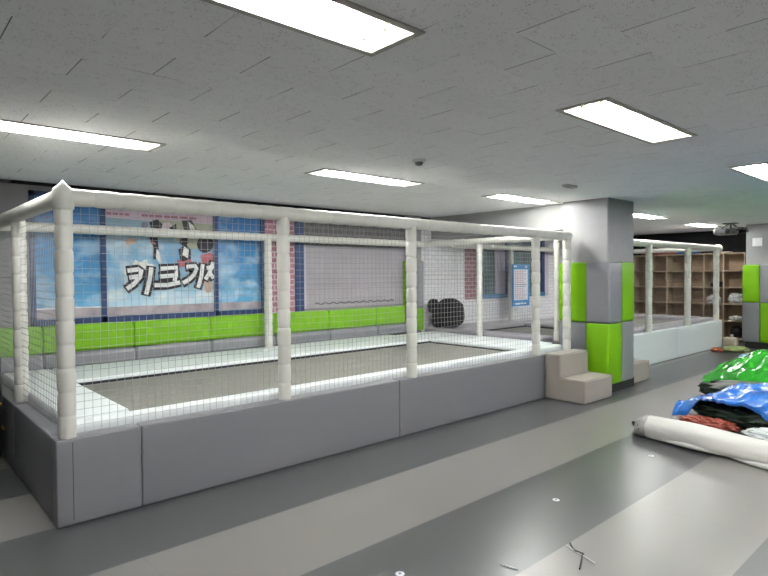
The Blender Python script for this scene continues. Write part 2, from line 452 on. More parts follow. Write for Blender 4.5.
# printed advertisement on the middle pane: flat prints lying on the film
ad = thing('window_poster', (2.585, YW + .009, 1.2), 'printed sports advertisement with large white Korean letters on the middle window', 'poster')
lev = [YW + .009]
def flat(name, pts, m, dy=None, th=.0006):
    lev[0] -= .00025
    y = lev[0] if dy is None else dy
    n = len(pts)
    v = [(x, y, z) for x, z in pts] + [(x, y + th, z) for x, z in pts]
    f = [tuple(range(n)), tuple(reversed(range(n, 2 * n)))] + [(i, (i + 1) % n, n + (i + 1) % n, n + i) for i in range(n)]
    return obj(name, MB().add(v, f), m, ad, smooth=False)
# pixel grid of the poster's own artwork to metres on the pane
def A(u, v): return (1.95 + (u - 106) * .01173, 2.316 - (v - 205) * .0114 + (u - 106) * .0009)
def poly(*p): return [A(*q) for q in p]
def disc(u, v, ru, rv, n=14): return [A(u + ru * math.cos(2 * math.pi * k / n), v + rv * math.sin(2 * math.pi * k / n)) for k in range(n)]
flat('printed_banner', poly((106.2, 206), (214, 210), (214, 226), (106.2, 214)), 'print_pink')
for u0, u1 in ((107, 112), (113, 118), (119, 123), (124, 128), (140, 146), (147, 152), (153, 160), (162, 168), (169, 176), (178, 186), (188, 196)):
    flat('printed_lettering', poly((u0, 209 + (u0 - 106) * .075), (u1, 209 + (u1 - 106) * .075), (u1, 211.4 + (u1 - 106) * .075), (u0, 211.4 + (u0 - 106) * .075)), 'print_berry')
flat('printed_ground', poly((150, 217), (214, 224), (214, 246), (186, 250), (170, 236), (150, 238)), 'print_olive')
flat('printed_burst', poly((122, 270), (126, 262), (130, 263), (133, 257), (138, 260), (144, 257), (145, 262), (151, 263), (150, 269), (146, 273), (128, 274)), 'print_pale')
for spec in (
    ('printed_head', disc(142.5, 222.5, 3.2, 3), 'print_gray'),
    ('printed_shirt', poly((147, 220), (155, 217), (160, 222), (158, 231), (150, 230)), 'print_dark'),
    ('printed_shirt', poly((160, 221), (167, 220), (172, 226), (166, 232), (160, 230)), 'print_pink'),
    ('printed_arm', poly((167, 226), (174, 222), (175, 231), (168, 232)), 'print_dark'),
    ('printed_hand', poly((124, 236), (133, 235), (134, 241), (125, 242)), 'print_skin'),
    ('printed_leg', poly((147, 235), (155, 236), (156, 247), (153, 258), (150, 258), (151, 247)), 'print_dark'),
    ('printed_sock', poly((154, 247), (157, 252), (159, 262), (157, 263), (153, 256)), 'print_pale'),
    ('printed_stripe', poly((148, 239), (153, 241), (153, 243), (148, 241)), 'print_red'),
    ('printed_leg', poly((180, 219), (190, 218), (198, 233), (192, 236), (183, 232)), 'print_dark'),
    ('printed_arm', poly((187, 220), (192, 224), (196, 232), (193, 233), (188, 227)), 'print_pale'),
    ('printed_stripe', poly((190, 227), (196, 231), (198, 235), (193, 235)), 'print_red'),
    ('printed_head', disc(182, 241, 5, 4.5), 'print_dark'),
    ('printed_shirt', poly((176, 249), (184, 244), (189, 250), (189, 264), (178, 263)), 'print_dark'),
    ('printed_vest', poly((182, 246), (187, 250), (186, 259), (180, 255)), 'print_pale'),
    ('printed_shorts', poly((174, 259), (180, 262), (189, 260), (190, 268), (176, 268)), 'print_red'),
    ('printed_head', disc(205, 245, 9.2, 9.5), 'print_dark'),
    ('printed_shirt', poly((199, 257), (210, 254), (214, 257), (214, 266), (202, 267)), 'print_red'),
    ('printed_shorts', poly((198, 266), (212, 266), (213, 284), (204, 286)), 'print_dark'),
    ('printed_leg', poly((203, 286), (212, 284), (211, 298), (205, 298)), 'print_skin')):
    flat(*spec)
def ribbon(pts, w):
    """closed outline of a brush stroke through pts"""
    P = [Vector(A(*p)) for p in pts]; l = []; r = []
    for i, p in enumerate(P):
        t = (P[min(i + 1, len(P) - 1)] - P[max(i - 1, 0)]).normalized(); nn = Vector((-t.y, t.x))
        e = t * (w * .5) if i in (0, len(P) - 1) else Vector((0, 0))
        e = -e if i == 0 else e
        l.append(p + nn * w + e); r.append(p - nn * w + e)
    return [tuple(q) for q in l + r[::-1]]
strokes = [
    [(126.5, 267.5), (136, 267), (138.5, 268.5), (137, 275), (131, 281.5), (125.5, 285)], [(128, 274.5), (137, 274)], [(148, 267), (146.5, 278), (143, 292)],
    [(158, 268), (174, 268), (173, 276), (171.5, 281)], [(157.5, 276), (172, 276)], [(152, 284.5), (164, 285.5), (176, 284)],
    [(185, 268), (194, 268), (195, 270), (192, 277), (187, 281.5), (181, 284.5)], [(201.5, 267.5), (200, 279), (196.5, 290.5)],
    [(213, 266), (211, 272), (208, 278), (205, 282.5)], [(209, 276), (211, 279), (213, 282)], [(207, 271), (213, 270)]]
for st in strokes: flat('letter_outline', ribbon(st, .056), 'print_dark')
for st in strokes: flat('letter_stroke', ribbon(st, .0245), 'print_white')

# closed shutter
w2 = struct('window_2', MB().box(4.42, 4.56, YW - .02, YW + .08, 1.04, ZC - .035), 'navy')
obj('window_reveal', MB().box(4.56, 4.60, YW - .01, YW + .08, 1.08, 1.98), 'lilac', w2)
obj('roller_shutter', MB().box(4.60, 6.9, YW + .005, YW + .05, 1.08, 1.98), 'slats', w2)
wire = MB(); pts = []
for k in range(40):
    x = 4.75 + k * .0395
    pts.append((x, YW - .008 - .004 * (k % 2), 1.145 + .012 * math.sin(k * 1.7) + .008 * noise.noise((k * .9, 0, 3))))
wire.sweep(pts, .006, 5)
tag(obj('cable', wire, 'black_plastic'), 'thin dark cable running along the bottom of the grey shutter', 'cable')

# window at the far bay
w3 = struct('window_3', MB().box(8.42, 8.50, YW - .02, YW + .08, 1.09, 2.40).box(10.58, 10.70, YW - .02, YW + .08, 1.09, 2.40)
            .box(8.42, 10.7, YW - .02, YW + .08, 2.34, 2.40).box(9.33, 9.42, YW - .02, YW + .08, 1.09, 2.40), 'navy')
obj('sill', MB().box(8.42, 10.70, YW - .03, YW + .08, 1.09, 1.17), 'blueframe', w3)
obj('pane', MB().box(8.5, 9.33, YW + .02, YW + .03, 1.17, 2.34), 'glass', w3)
obj('pane', MB().box(9.42, 10.58, YW + .02, YW + .03, 1.17, 2.34), 'glass', w3)
cu = MB()
for k in range(8):
    x = 9.02 + k * .04
    cu.sweep([(x, YW + .012, 1.17), (x, YW + .012, 2.34)], .02, 8)
obj('curtain', cu, 'curtain', w3)
obj('jamb', MB().box(10.70, 10.86, YW - .01, YW + .08, 1.09, 2.40), 'lilac', w3)

# columns, pilasters, beam
def column(name, x0, x1, y0, y1):
    b = MB().prism([(x0 + .012, y0), (x1 - .012, y0), (x1, y0 + .012), (x1, y1), (x0, y1), (x0, y0 + .012)], 0, ZC)
    return struct(name, b, 'concrete', angle=20)
column('wall_column_middle', 7.075, 7.81, 3.522, 4.165)
column('wall_column_right', 13.36, 14.0, 3.09, 3.71)
column('wall_pilaster_near', 6.56, 6.86, 6.655, YW)
struct('ceiling_beam', MB().box(7.19, 7.60, 4.165, YW, 2.17, ZC), 'beam')

# pads strapped round the columns
def lpad(pts, z0, z1, m, label, grp):
    return tag(obj('column_pad', MB().prism(pts, z0, z1, .022), m, angle=50), label, 'pad', grp)
def col_pads(x0, x1, y0, y1, sx, sy, zm, z1, names, flip=False, zb=.11):
    """pads on the faces turned to -X and -Y of a column whose pads' outer corner is (x0,y0); sy, sx: seams"""
    t = .030; e = .004
    c = .02
    corner = [(x0, y0 + c), (x0 + c * .3, y0 + c * .3), (x0 + c, y0), (sx - e, y0), (sx - e, y0 + t), (x0 + t, y0 + t), (x0 + t, sy - e), (x0, sy - e)]
    left = [(x0, sy + e), (x0 + t, sy + e), (x0 + t, y1), (x0, y1)]
    right = [(sx + e, y0), (x1, y0), (x1, y0 + t), (sx + e, y0 + t)]
    A_, B_ = ('gray_pad2', 'green_pad') if not flip else ('green_pad', 'gray_pad2')
    for shape, up, lo, nm in ((corner, A_, B_, 'corner'), (left, B_, A_, 'left'), (right, B_, A_, 'right')):
        if nm in names:
            lpad(shape, zm + .005, z1, up, names[nm][0], None)
            lpad(shape, zb, zm - .005, lo, names[nm][1], None)
col_pads(7.036, 7.745, 3.49, 4.20, 7.396, 3.806, .905, 1.70, {
    'corner': ('grey cushion pad wrapping the upper corner of the middle column', 'green cushion pad wrapping the lower corner of the middle column behind the beige steps'),
    'left': ('narrow green pad on the upper left side of the middle column', 'narrow grey pad on the lower left side of the middle column'),
    'right': ('narrow green pad on the upper right side of the middle column', 'narrow grey pad on the lower right side of the middle column')})
for (a, b, c, d) in ((7.06, 7.80, 3.507, 3.5215), (7.06, 7.0745, 3.522, 4.165)):
    struct('baseboard_column', MB().box(a, b, c, d, 0, .13), 'black')
for (a, b, c, d) in ((13.34, 13.36, 3.09, 3.71),):
    struct('baseboard_column', MB().box(a, b, c, d, 0, .13), 'black')
# right column: pads on the face turned to the hall
def rpad(y0, y1, z0, z1, m, label):
    return tag(obj('column_pad', MB().soft(13.30, 13.355, y0, y1, z0, z1, .022, .008), m, angle=60), label, 'pad')
rpad(3.455, 3.755, .945, 1.70, 'green_pad', 'upper green pad on the right column, left of the grey one')
rpad(3.04, 3.445, .945, 1.70, 'gray_pad2', 'upper grey pad on the right column, cut by the picture edge')
rpad(3.455, 3.755, .14, .935, 'gray_pad2', 'lower grey pad on the right column beside the shelf')
rpad(3.04, 3.445, .14, .935, 'green_pad', 'lower green pad on the right column, cut by the picture edge')
# near pilaster pads
def ppad(x0, x1, y0, y1, z0, z1, m, label):
    return tag(obj('wall_pad', MB().soft(x0, x1, y0, y1, z0, z1, .02, .003), m, angle=60), label, 'pad')
ppad(6.505, 6.557, 6.60, YW - .002, 1.0, 1.78, 'green_pad', 'tall narrow green pad on the side of the wall pier in the trampoline corner')
ppad(6.56, 6.715, 6.60, 6.652, 1.0, 1.78, 'gray_pad2', 'grey pad on the front of the wall pier behind the third fence post')
ppad(6.719, 6.86, 6.60, 6.652, 1.0, 1.78, 'gray_pad2', 'grey pad on the front of the wall pier, left of the white brick')
ppad(6.719, 6.86, 6.60, 6.652, .63, .995, 'green_pad', 'short green pad low on the wall pier beside the black bag')
ppad(6.56, 6.715, 6.60, 6.652, .63, .995, 'gray_pad2', 'short grey pad low on the wall pier behind the third fence post')

# wall pads behind the first trampoline
gx = [.40, 1.31, 2.22, 3.13, 4.04, 4.95, 5.86, 6.50]
where = ['at the left picture edge', 'behind the front corner post', 'below the white Korean letters', 'below the right-hand blue window', 'right of the slim back post', 'under the middle of the grey shutter', 'at the wall pier, shortest of its row']
for i in range(7):
    a, b = gx[i] + .004, gx[i + 1] - .004
    tag(obj('wall_pad', MB().soft(a, b, YW - .075, YW - .002, .765, 1.045, .02, .008), 'green_pad', angle=60), 'bright green wall pad ' + where[i], 'pad', 'green wall pads')
    tag(obj('wall_pad', MB().soft(a, b, YW - .115, YW - .002, .60, .757, .03, .008), 'gray_pad2', angle=60), 'low grey wall pad under the green one ' + where[i], 'pad', 'grey wall pads')

# ------------------------------------------------------------------ foam posts and rails
def ringed(length, r, seg=.15, dip=.87, jitter=.03):
    """stations along a foam sleeve: (s, radius) with a dip at each joint"""
    n = max(1, round(length / seg)); out = []
    for i in range(n):
        s0 = length * i / n; s1 = length * (i + 1) / n; rr = r * (1 + random.uniform(-jitter, jitter))
        d = s1 - s0
        for t, k in ((0.0, dip), (.05, .955), (.16, .995), (.5, 1.02), (.84, .995), (.95, .955)):
            out.append((s0 + d * t, rr * k))
    out.append((length, r * dip))
    return out
def post(parent, x, y, z0, z1, r=.0525, m='cream'):
    prof = [(q, z0 + s) for s, q in ringed(z1 - z0, r)]
    return obj('post', MB().lathe(x, y, prof), m, parent, angle=70)
def rail(parent, a, b, r=.055, m='cream', seg=.17, sag=0):
    a = Vector(a); b = Vector(b); d = b - a; L = d.length
    st = ringed(L, r, seg, .91, .015)
    pts = [a + d * (s / L) + Vector((0, 0, -sag * 4 * (s / L) * (1 - s / L))) for s, _ in st]
    return obj('rail', MB().sweep(pts, [q for _, q in st], 16), m, parent, angle=70)
def net(parent, P0, P1, z0, z1, cell=.05, th=.0016, sag=.008, m='net'):
    """square mesh of thin cords between two uprights"""
    P0 = Vector((*P0, 0)); P1 = Vector((*P1, 0)); d = P1 - P0; L = d.length; e = d / L; nn = Vector((-e.y, e.x, 0))
    mb = MB(); nu = round(L / cell); nv = round((z1 - z0) / cell)
    def pt(i, j):
        u = i / nu; v = j / nv
        w = math.sin(math.pi * u) * math.sin(math.pi * v)
        n1 = noise.noise((u * L * 1.3, v * 2.1, L)); n2 = noise.noise((u * L * 1.1 + 9, v * 1.7, L))
        return P0 + e * (u * L + .018 * n1 * math.sin(math.pi * v)) + nn * (.012 * n2 * w) + Vector((0, 0, z0 + (z1 - z0) * v - sag * w + .014 * n2 * math.sin(math.pi * v)))
    G = [[pt(i, j) for j in range(nv + 1)] for i in range(nu + 1)]
    for i in range(nu + 1): mb.sweep([G[i][j] for j in range(0, nv + 1, 2)] + ([G[i][nv]] if nv % 2 else []), th, 3, False)
    for j in range(nv + 1): mb.sweep([G[i][j] for i in range(0, nu + 1, 2)] + ([G[nu][j]] if nu % 2 else []), th, 3, False)
    return obj('net', mb, m, parent, smooth=False)

# ------------------------------------------------------------------ first trampoline
T1 = thing('trampoline', (3.85, 5.2, 0), 'large grey-sided trampoline in a white netted fence, nearest in the hall', 'trampoline')
X0, X1, Y0 = .83, 6.94, 3.93
def panel(par, x0, x1, y0, y1, z0, z1, m, r=.025, nm='base_panel', bulge=.0):
    return obj(nm, MB().soft(x0, x1, y0, y1, z0, z1, r, bulge), m, par, angle=60)
for a, b in ((X0, 1.34), (1.343, 3.74), (3.743, X1)):
    panel(T1, a, b, Y0, Y0 + .12, 0, .545, 'gray_pad', .012)
obj('seam', MB().box(.921, .925, Y0 - .0008, Y0 + .002, .03, .52), 'black', T1)
for a, b in ((Y0 + .123, 5.30), (5.303, 6.63)):
    panel(T1, X0, X0 + .11, a, b, 0, .545, 'gray_pad', .012)
panel(T1, X1 - .05, X1, Y0 + .123, 6.45, 0, .545, 'gray_pad')
obj('frame', MB().box(X0 + .13, X1 - .06, Y0 + .14, 6.6, .02, .48), 'black', T1)
# white border cushions round the bed
BX0, BX1, BY0, BY1 = 1.36, 6.05, 4.20, 5.72
panel(T1, .945, X1 - .05, Y0 + .125, BY0, .49, .605, 'white_pad', .03, 'border_pad')
panel(T1, .945, BX0, BY0 + .003, 6.62, .49, .62, 'white_pad', .03, 'border_pad')
panel(T1, BX0 + .003, BX1 - .003, BY1, 6.62, .49, .62, 'white_pad', .03, 'border_pad')
panel(T1, BX1, X1 - .05, BY0 + .003, 6.46, .49, .62, 'white_pad', .03, 'border_pad')
obj('bed_gap_shade', MB().box(BX0, BX1, BY1 - .035, BY1 - .002, .5655, .585), 'black', T1)  # black strips give the shaded gap between bed and cushions its dark line
obj('bed_gap_shade', MB().box(BX1 - .03, BX1 - .002, BY0 + .01, BY1 - .04, .5655, .580), 'black', T1)
obj('bed', MB().box(BX0 - .05, BX1 + .05, BY0 - .05, BY1 + .05, .555, .565), 'bed', T1)
ZR = 2.052
PY = 3.985; PX = .908
for x in (PX, 2.50, 3.962, 6.135, 6.862): post(T1, x, PY, .535, ZR - .03)
for x, y in ((PX, 5.42), (PX - .035, 6.64)): post(T1, x, y, .535, ZR - .03)
post(T1, 3.86, 6.53, .61, ZR - .03)
post(T1, 6.885, 5.46, .61, ZR - .03, .045)
rail(T1, (PX, PY, ZR), (6.92, PY, ZR), .056)
rail(T1, (PX, PY, ZR), (PX - .035, 6.68, ZR), .056)
rail(T1, (PX, 6.55, ZR), (6.88, 6.55, ZR), .05)
rail(T1, (6.865, PY + .03, ZR), (6.88, 6.53, ZR), .048)
# stitched corner cap: a four-sided foam point
cc = MB().lathe(PX, PY, [(.052, ZR - .085), (.064, ZR - .07), (.069, ZR), (.056, ZR + .05), (.026, ZR + .076), (.004, ZR + .104)], 12)
obj('corner_cap', cc, 'cream', T1, angle=60)
net(T1, (PX + .05, PY + .0), (6.10, PY + .0), .56, 2.0)
net(T1, (PX, PY + .05), (PX, 6.55), .56, 2.0)

# ------------------------------------------------------------------ second trampoline
T2 = thing('trampoline', (10.2, 5.4, 0), 'pale-sided trampoline in a white netted fence behind the middle column', 'trampoline')
U0, U1, V0 = 7.78, 13.28, 4.11
for a, b in ((U0 + .04, 10.95), (10.953, U1)): panel(T2, a, b, V0, V0 + .1, 0, .555, 'pale_pad')
panel(T2, U1 - .1, U1, V0 + .103, 6.6, 0, .555, 'pale_pad')
obj('frame', MB().box(7.02, U1 - .11, V0 + .2, 6.6, .02, .50), 'black', T2)
panel(T2, 7.0, 7.32, 4.46, 6.735, .50, .66, 'lilac_pad', .03, 'border_pad')
panel(T2, 7.75, U1 - .01, V0 + .105, 4.52, .50, .61, 'lilac_pad', .03, 'border_pad')
panel(T2, 7.323, 9.2, 6.22, 6.735, .50, .66, 'lilac_pad', .03, 'border_pad')
panel(T2, 9.203, 9.75, 4.523, 6.62, .50, .62, 'lilac_pad', .03, 'border_pad')
panel(T2, 9.753, 12.7, 6.15, 6.62, .50, .62, 'lilac_pad', .03, 'border_pad')
panel(T2, 12.703, U1 - .01, 4.523, 6.62, .50, .62, 'lilac_pad', .03, 'border_pad')
obj('bed', MB().box(7.3, 9.22, 4.45, 6.3, .545, .555), 'bed', T2)
obj('bed', MB().box(9.73, 12.72, 4.45, 6.2, .545, .555), 'bed', T2)
obj('bed_gap_shade', MB().box(7.33, 9.19, 6.185, 6.215, .556, .58), 'black', T2)  # dark slit round the far bed, shade laid in as black strips
obj('bed_gap_shade', MB().box(9.165, 9.198, 4.56, 6.18, .556, .578), 'black', T2)
for x in (9.81, 11.52, 13.06): post(T2, x, 4.165, .55, 2.03, .055)
post(T2, 7.215, 4.34, .60, 2.03, .045)
for x in (9.24, 13.05): post(T2, x, 6.56, .61, 2.03, .05, 'cream')
rail(T2, (7.15, 4.30, 2.05), (7.80, 4.30, 2.05), .05)
rail(T2, (7.74, 4.18, 2.05), (13.18, 4.18, 2.06), .06)
rail(T2, (7.56, 6.55, 2.06), (13.1, 6.55, 2.06), .05)
rail(T2, (13.06, 4.2, 2.05), (13.06, 6.55, 2.05), .05)
obj('rail_end', MB().sweep([(13.14, 4.18, 2.06), (13.16, 4.18, 2.06), (13.23, 4.18, 2.06), (13.25, 4.18, 2.06)], [.06, .082, .082, .055], 16), 'cream', T2, angle=50)
net(T2, (7.86, 4.18), (13.02, 4.18), .58, 2.0, th=.0014, m='net_shaded')

# ------------------------------------------------------------------ foam steps
def foam_step(x0, x1, y1, rise, run, label):
    y0 = y1 - 1.65 * run; r = .014
    prof = [(y0, 0), (y1, 0), (y1, 2 * rise), (y0 + run, 2 * rise), (y0 + run, rise), (y0, rise)]
    bm = bmesh.new()
    a = [bm.verts.new((x0, y, z)) for y, z in prof]; b = [bm.verts.new((x1, y, z)) for y, z in prof]
    bm.faces.new(a); bm.faces.new(b[::-1])
    for i in range(6): bm.faces.new((a[i], b[i], b[(i + 1) % 6], a[(i + 1) % 6]))
    bmesh.ops.recalc_face_normals(bm, faces=bm.faces)
    bmesh.ops.bevel(bm, geom=[e for e in bm.edges], offset=r, segments=3, affect='EDGES')
    mb = MB(); bm.verts.index_update(); mb.add([v.co[:] for v in bm.verts], [tuple(v.index for v in f.verts) for f in bm.faces]); bm.free()
    t = thing('foam_step', ((x0 + x1) / 2, (y0 + y1) / 2, 0), label, 'step')
    obj('cushion', mb, 'beige_pad', t, angle=50)
    for x in (x0 + .004, x1 - .004):
        pp = MB().sweep([(x, y0 + .004, .01), (x, y0 + .004, rise - .004), (x, y0 + run - .004, rise - .002), (x, y0 + run + .002, rise + .004), (x, y0 + run + .004, 2 * rise - .004), (x, y1 - .01, 2 * rise - .003)], .0055, 6)
        obj('piping', pp, 'beige_pad', t)
    return t
foam_step(6.235, 6.915, 3.925, .279, .325, 'beige two-step foam stair at the near trampoline, left of the column')
foam_step(7.79, 8.45, 4.105, .275, .32, 'beige two-step foam stair half hidden behind the middle column')

# ------------------------------------------------------------------ ceiling lights
def light_parts(x0, yc, root):
    x1 = x0 + LLEN; y0 = yc - LWID / 2; y1 = yc + LWID / 2; zt = ZC + .075
    f = MB(); w = .028
    for (a, b, c, d) in ((x0 - w, x1 + w, y0 - w, y0 + .004), (x0 - w, x1 + w, y1 - .004, y1 + w), (x0 - w, x0 + .004, y0 + .004, y1 - .004), (x1 - .004, x1 + w, y0 + .004, y1 - .004)):
        f.box(a, b, c, d, ZC - .008, ZC - .0005)
    obj('frame', f, 'lamp_frame', root)
    t = MB()
    e = .045
    o = [(x0, y0), (x1, y0), (x1, y1), (x0, y1)]; i = [(x0 + e, y0 + e), (x1 - e, y0 + e), (x1 - e, y1 - e), (x0 + e, y1 - e)]
    v = [(*p, ZC) for p in o] + [(*p, zt) for p in i]
    t.add(v, [(4, 5, 6, 7), (0, 1, 5, 4), (1, 2, 6, 5), (2, 3, 7, 6), (3, 0, 4, 7)])
    obj('reflector', t, 'reflector', root, smooth=False)
    for s in (-1, 1):
        y = yc + s * .062
        obj('tube', MB().sweep([(x0 + .125, y, ZC + .012), (x1 - .125, y, ZC + .012)], .016, 8), 'tube', root)
        for xe in (x0 + .088, x1 - .125): obj('socket', MB().box(xe + .008, xe + .037, y - .012, y + .012, ZC + .002, zt - .004), 'socket', root)
LAB = {6: 'largest ceiling light, cut by the top edge of the photo', 11: 'ceiling light at the left edge above the fence corner',
       12: 'ceiling light over the middle of the near trampoline', 7: 'ceiling light at upper right, nearer than the column',
       13: 'ceiling light just left of the column top', 8: 'ceiling light cut by the right edge of the photo',
       14: 'small far ceiling light just right of the column top', 15: 'farthest ceiling light, beside the projector'}
proto = None
for k, (x, y) in enumerate(LAMPS):
    if proto is None:
        proto = thing('ceiling_light', (x, y, ZC), '', 'ceiling light', 'recessed ceiling lights'); light_parts(x, y, proto); r = proto
    else: r = copy_tree(proto, (x, y, ZC))
    r['label'] = ('bright recessed fluorescent ' + LAB[k]) if k in LAB else 'recessed fluorescent ceiling light outside the picture'
# proto origin is at the tray's end, so the copies' locations are tray ends too

# smoke detector, small ceiling plate, projector
sd = thing('smoke_detector', (3.494, 3.414, ZC), 'small round smoke detector on the ceiling above the near trampoline', 'detector')
obj('base', MB().lathe(3.494, 3.414, [(.058, ZC - .001), (.058, ZC - .014), (.050, ZC - .022)], 20), 'white_plastic', sd)
obj('sensor', MB().lathe(3.494, 3.414, [(.036, ZC - .022), (.030, ZC - .045), (.014, ZC - .052)], 16), 'gray_plastic', sd)
sp = thing('ceiling_plate', (5.785, 3.308, ZC), 'small white rectangular plate on the ceiling left of the column', 'plate')
obj('plate', MB().soft(5.66, 5.86, 3.27, 3.35, ZC - .03, ZC - .0005, .008), 'white_plastic', sp)
obj('slot', MB().box(5.69, 5.83, 3.295, 3.325, ZC - .032, ZC - .0295), 'gray_plastic', sp)

pj = thing('projector', (12.7, 3.8, ZC), 'grey ceiling projector on a bracket with loose cables, beside the right column', 'projector')
obj('mount_plate', MB().soft(12.6, 12.8, 3.68, 3.92, ZC - .02, ZC - .0005, .008), 'gray_plastic', pj)
ar = MB()
for dx, dy in ((-.06, -.08), (.06, -.08), (-.06, .08), (.06, .08)):
    ar.sweep([(12.7 + dx * .4, 3.8 + dy * .4, ZC - .015), (12.7 + dx * 1.6, 3.8 + dy * 1.6, 2.43)], .009, 6)
ar.sweep([(12.7, 3.8, ZC - .015), (12.7, 3.8, 2.42)], .02, 8)
obj('bracket', ar, 'gray_plastic', pj)
pb = MB().soft(12.52, 12.86, 3.70, 4.06, 2.305, 2.425, .03, .006)
bd = obj('body', pb, 'gray_plastic', pj)
obj('lens', MB().sweep([(12.53, 3.80, 2.36), (12.50, 3.80, 2.36), (12.485, 3.80, 2.36)], [.045, .045, .03], 14), 'black_plastic', bd)
ve = MB()
for k in range(6): ve.box(12.517, 12.522, 3.87 + k * .025, 3.885 + k * .025, 2.335, 2.395)
obj('vent', ve, 'black_plastic', bd)
cb = MB()
for k in range(3):
    p = [(12.7, 3.72, 2.40 - .02 * k), (12.68, 3.62, 2.44 - .02 * k), (12.66, 3.53 - .02 * k, 2.42), (12.66, 3.50 - .01 * k, 2.36 - .01 * k), (12.67, 3.55, 2.31 + .012 * k), (12.68, 3.64, 2.30 + .01 * k), (12.7, 3.70, 2.33)]
    cb.sweep(p, .007, 6)
obj('cable', cb, 'black_plastic', pj)
sw = thing('wall_switch', (13.35, 3.51, 2.10), 'white square plate high on the right column', 'switch')
obj('plate', MB().soft(13.345, 13.359, 3.425, 3.595, 2.08, 2.25, .005), 'white_plastic', sw)
obj('button', MB().soft(13.341, 13.347, 3.46, 3.56, 2.12, 2.21, .003), 'white_plastic', sw)

# ------------------------------------------------------------------ notice hanging at the far fence
po = thing('notice', (9.83, 6.47, .90), 'blue-bordered white notice hanging on the far net beside a slim post', 'notice')
PXa, PXb, PZa, PZb, Yp = 9.16, 9.735, .93, 1.745, 6.47
obj('board', MB().soft(PXa, PXb, Yp, Yp + .012, PZa, PZb, .004), 'sky_blue', po)
obj('paper', MB().soft(PXa + .055, PXb - .055, Yp - .002, Yp + .004, PZa + .115, PZb - .10, .003), 'poster_white', po)
for k in range(15):
    z = PZb - .135 - k * .037
    obj('printed_line', MB().box(PXa + .085 + .02 * random.random(), PXb - .09 - random.uniform(0, .12), Yp - .003, Yp - .001, z - .009, z + .004), 'print_gray' if k in (7, 8) else 'print_faint', po, smooth=False)
for a, b, z0, z1 in ((.06, .14, .755, .785), (.43, .49, .75, .78), (.10, .27, .03, .065), (.29, .36, .035, .06), (.38, .46, .035, .06)):
    obj('printed_mark', MB().box(PXa + a, PXa + b, Yp - .002, Yp + .002, PZa + z0, PZa + z1), 'print_white', po, smooth=False)
obj('bottom_edge', MB().box(PXa + .01, PXb - .01, Yp + .002, Yp + .01, PZa - .03, PZa), 'poster_white', po)

# ------------------------------------------------------------------ blobs, bags, sheets
def blob(mb, c, R, amp=.12, fs=2.5, n=28, m=16, flat_z=None, seed=0, power=1.0, ridge=0):
    """lumpy closed body; flat_z: sits on this height"""
    vs = []; fs_ = []
    for i in range(m + 1):
        th = math.pi * i / m
        for k in range(n):
            ph = 2 * math.pi * k / n
            d = Vector((math.sin(th) * math.cos(ph), math.sin(th) * math.sin(ph), math.cos(th)))
            q = noise.fractal(d * fs + Vector((seed * 3.1, seed, 0)), 1.0, 2.1, 4)
            if ridge: q = q * (1 - ridge) + ridge * (1 - 2 * abs(noise.noise(d * fs * 1.4 + Vector((seed, 5, seed * 2)))))
            s = 1 + amp * q
            sx = [math.copysign(abs(d[j]) ** power, d[j]) * R[j] * s for j in range(3)]
            p = Vector(c) + Vector(sx)
            if flat_z is not None and p.z < flat_z: p.z = flat_z
            vs.append(p)
    for i in range(m):
        for k in range(n): fs_.append((i * n + k, i * n + (k + 1) % n, (i + 1) * n + (k + 1) % n, (i + 1) * n + k))
    return mb.add(vs, fs_)

bg = thing('bag', (7.2, 6.45, .66), 'black lumpy bag with a round bump lying beside the white brick wall', 'bag')
ZT = .665
obj('body', blob(MB(), (7.25, 6.37, .90), (.21, .24, .255), .06, 3, 30, 18, ZT, 2, .85), 'fur', bg, angle=80)
obj('bump', blob(MB(), (7.07, 6.585, 1.02), (.11, .105, .13), .05, 3, 20, 12, ZT, 4), 'fur', bg, angle=80)
obj('lower_bulge', blob(MB(), (7.12, 6.50, .80), (.13, .17, .15), .08, 3, 24, 12, ZT, 7), 'fur', bg, angle=80)

yb = thing('bag', (.66, 5.6, 0), 'black bag with yellow piping at the left picture edge beside the trampoline', 'bag')
obj('body', MB().soft(.46, .800, 5.52, 6.0, 0, 1.0, .12, .006, 5), 'black_plastic', yb, angle=60)
for yy, ph in ((5.56, 0),):
    yp = MB().sweep([(.803 - .05 * abs(math.sin(t * 1.2 + ph)), yy + .12 * math.sin(t * 2.1 + ph), .30 + t * .12) for t in [k * .4 for k in range(6)]], .005, 6)
    obj('piping', yp, 'yellow', yb)

# white sheet rolled up on the floor
rl = thing('sheet_roll', (5.46, 1.3, 0), 'long white rolled-up sheet lying on the floor in front of the tarpaulins', 'roll')
def roll_body(y0, y1, rr, m, nm, n=30, seed=0, steps=40, x0=5.47, x1=5.46):
    vs = []; fs = []
    for i in range(steps + 1):
        t = i / steps; y = y0 + (y1 - y0) * t; x = x0 + (x1 - x0) * t; r = rr(t)
        for k in range(n):
            a = 2 * math.pi * k / n
            q = 1 + .08 * noise.noise((a * 1.2, y * 1.1, seed)) - .10 * max(0, .25 - abs(noise.noise((a * 1.6 + y * .8, y * .7, seed + 2)))) + .07 * noise.noise((math.cos(a) * 3.2, math.sin(a) * 3.2, y * 1.1 + seed)) + .04 * noise.noise((math.cos(a) * 2.2, math.sin(a) * 2.2, y * 5 + seed))
            z = r * .92 + r * .92 * math.sin(a) * q
            vs.append((x + r * 1.12 * math.cos(a) * q, y, max(z, .002)))
    for i in range(steps):
        for k in range(n): fs.append((i * n + k, i * n + (k + 1) % n, (i + 1) * n + (k + 1) % n, (i + 1) * n + k))
    fs.append(tuple(reversed(range(n)))); fs.append(tuple(range(steps * n, steps * n + n)))
    return obj(nm, MB().add(vs, fs), m, rl, angle=60)
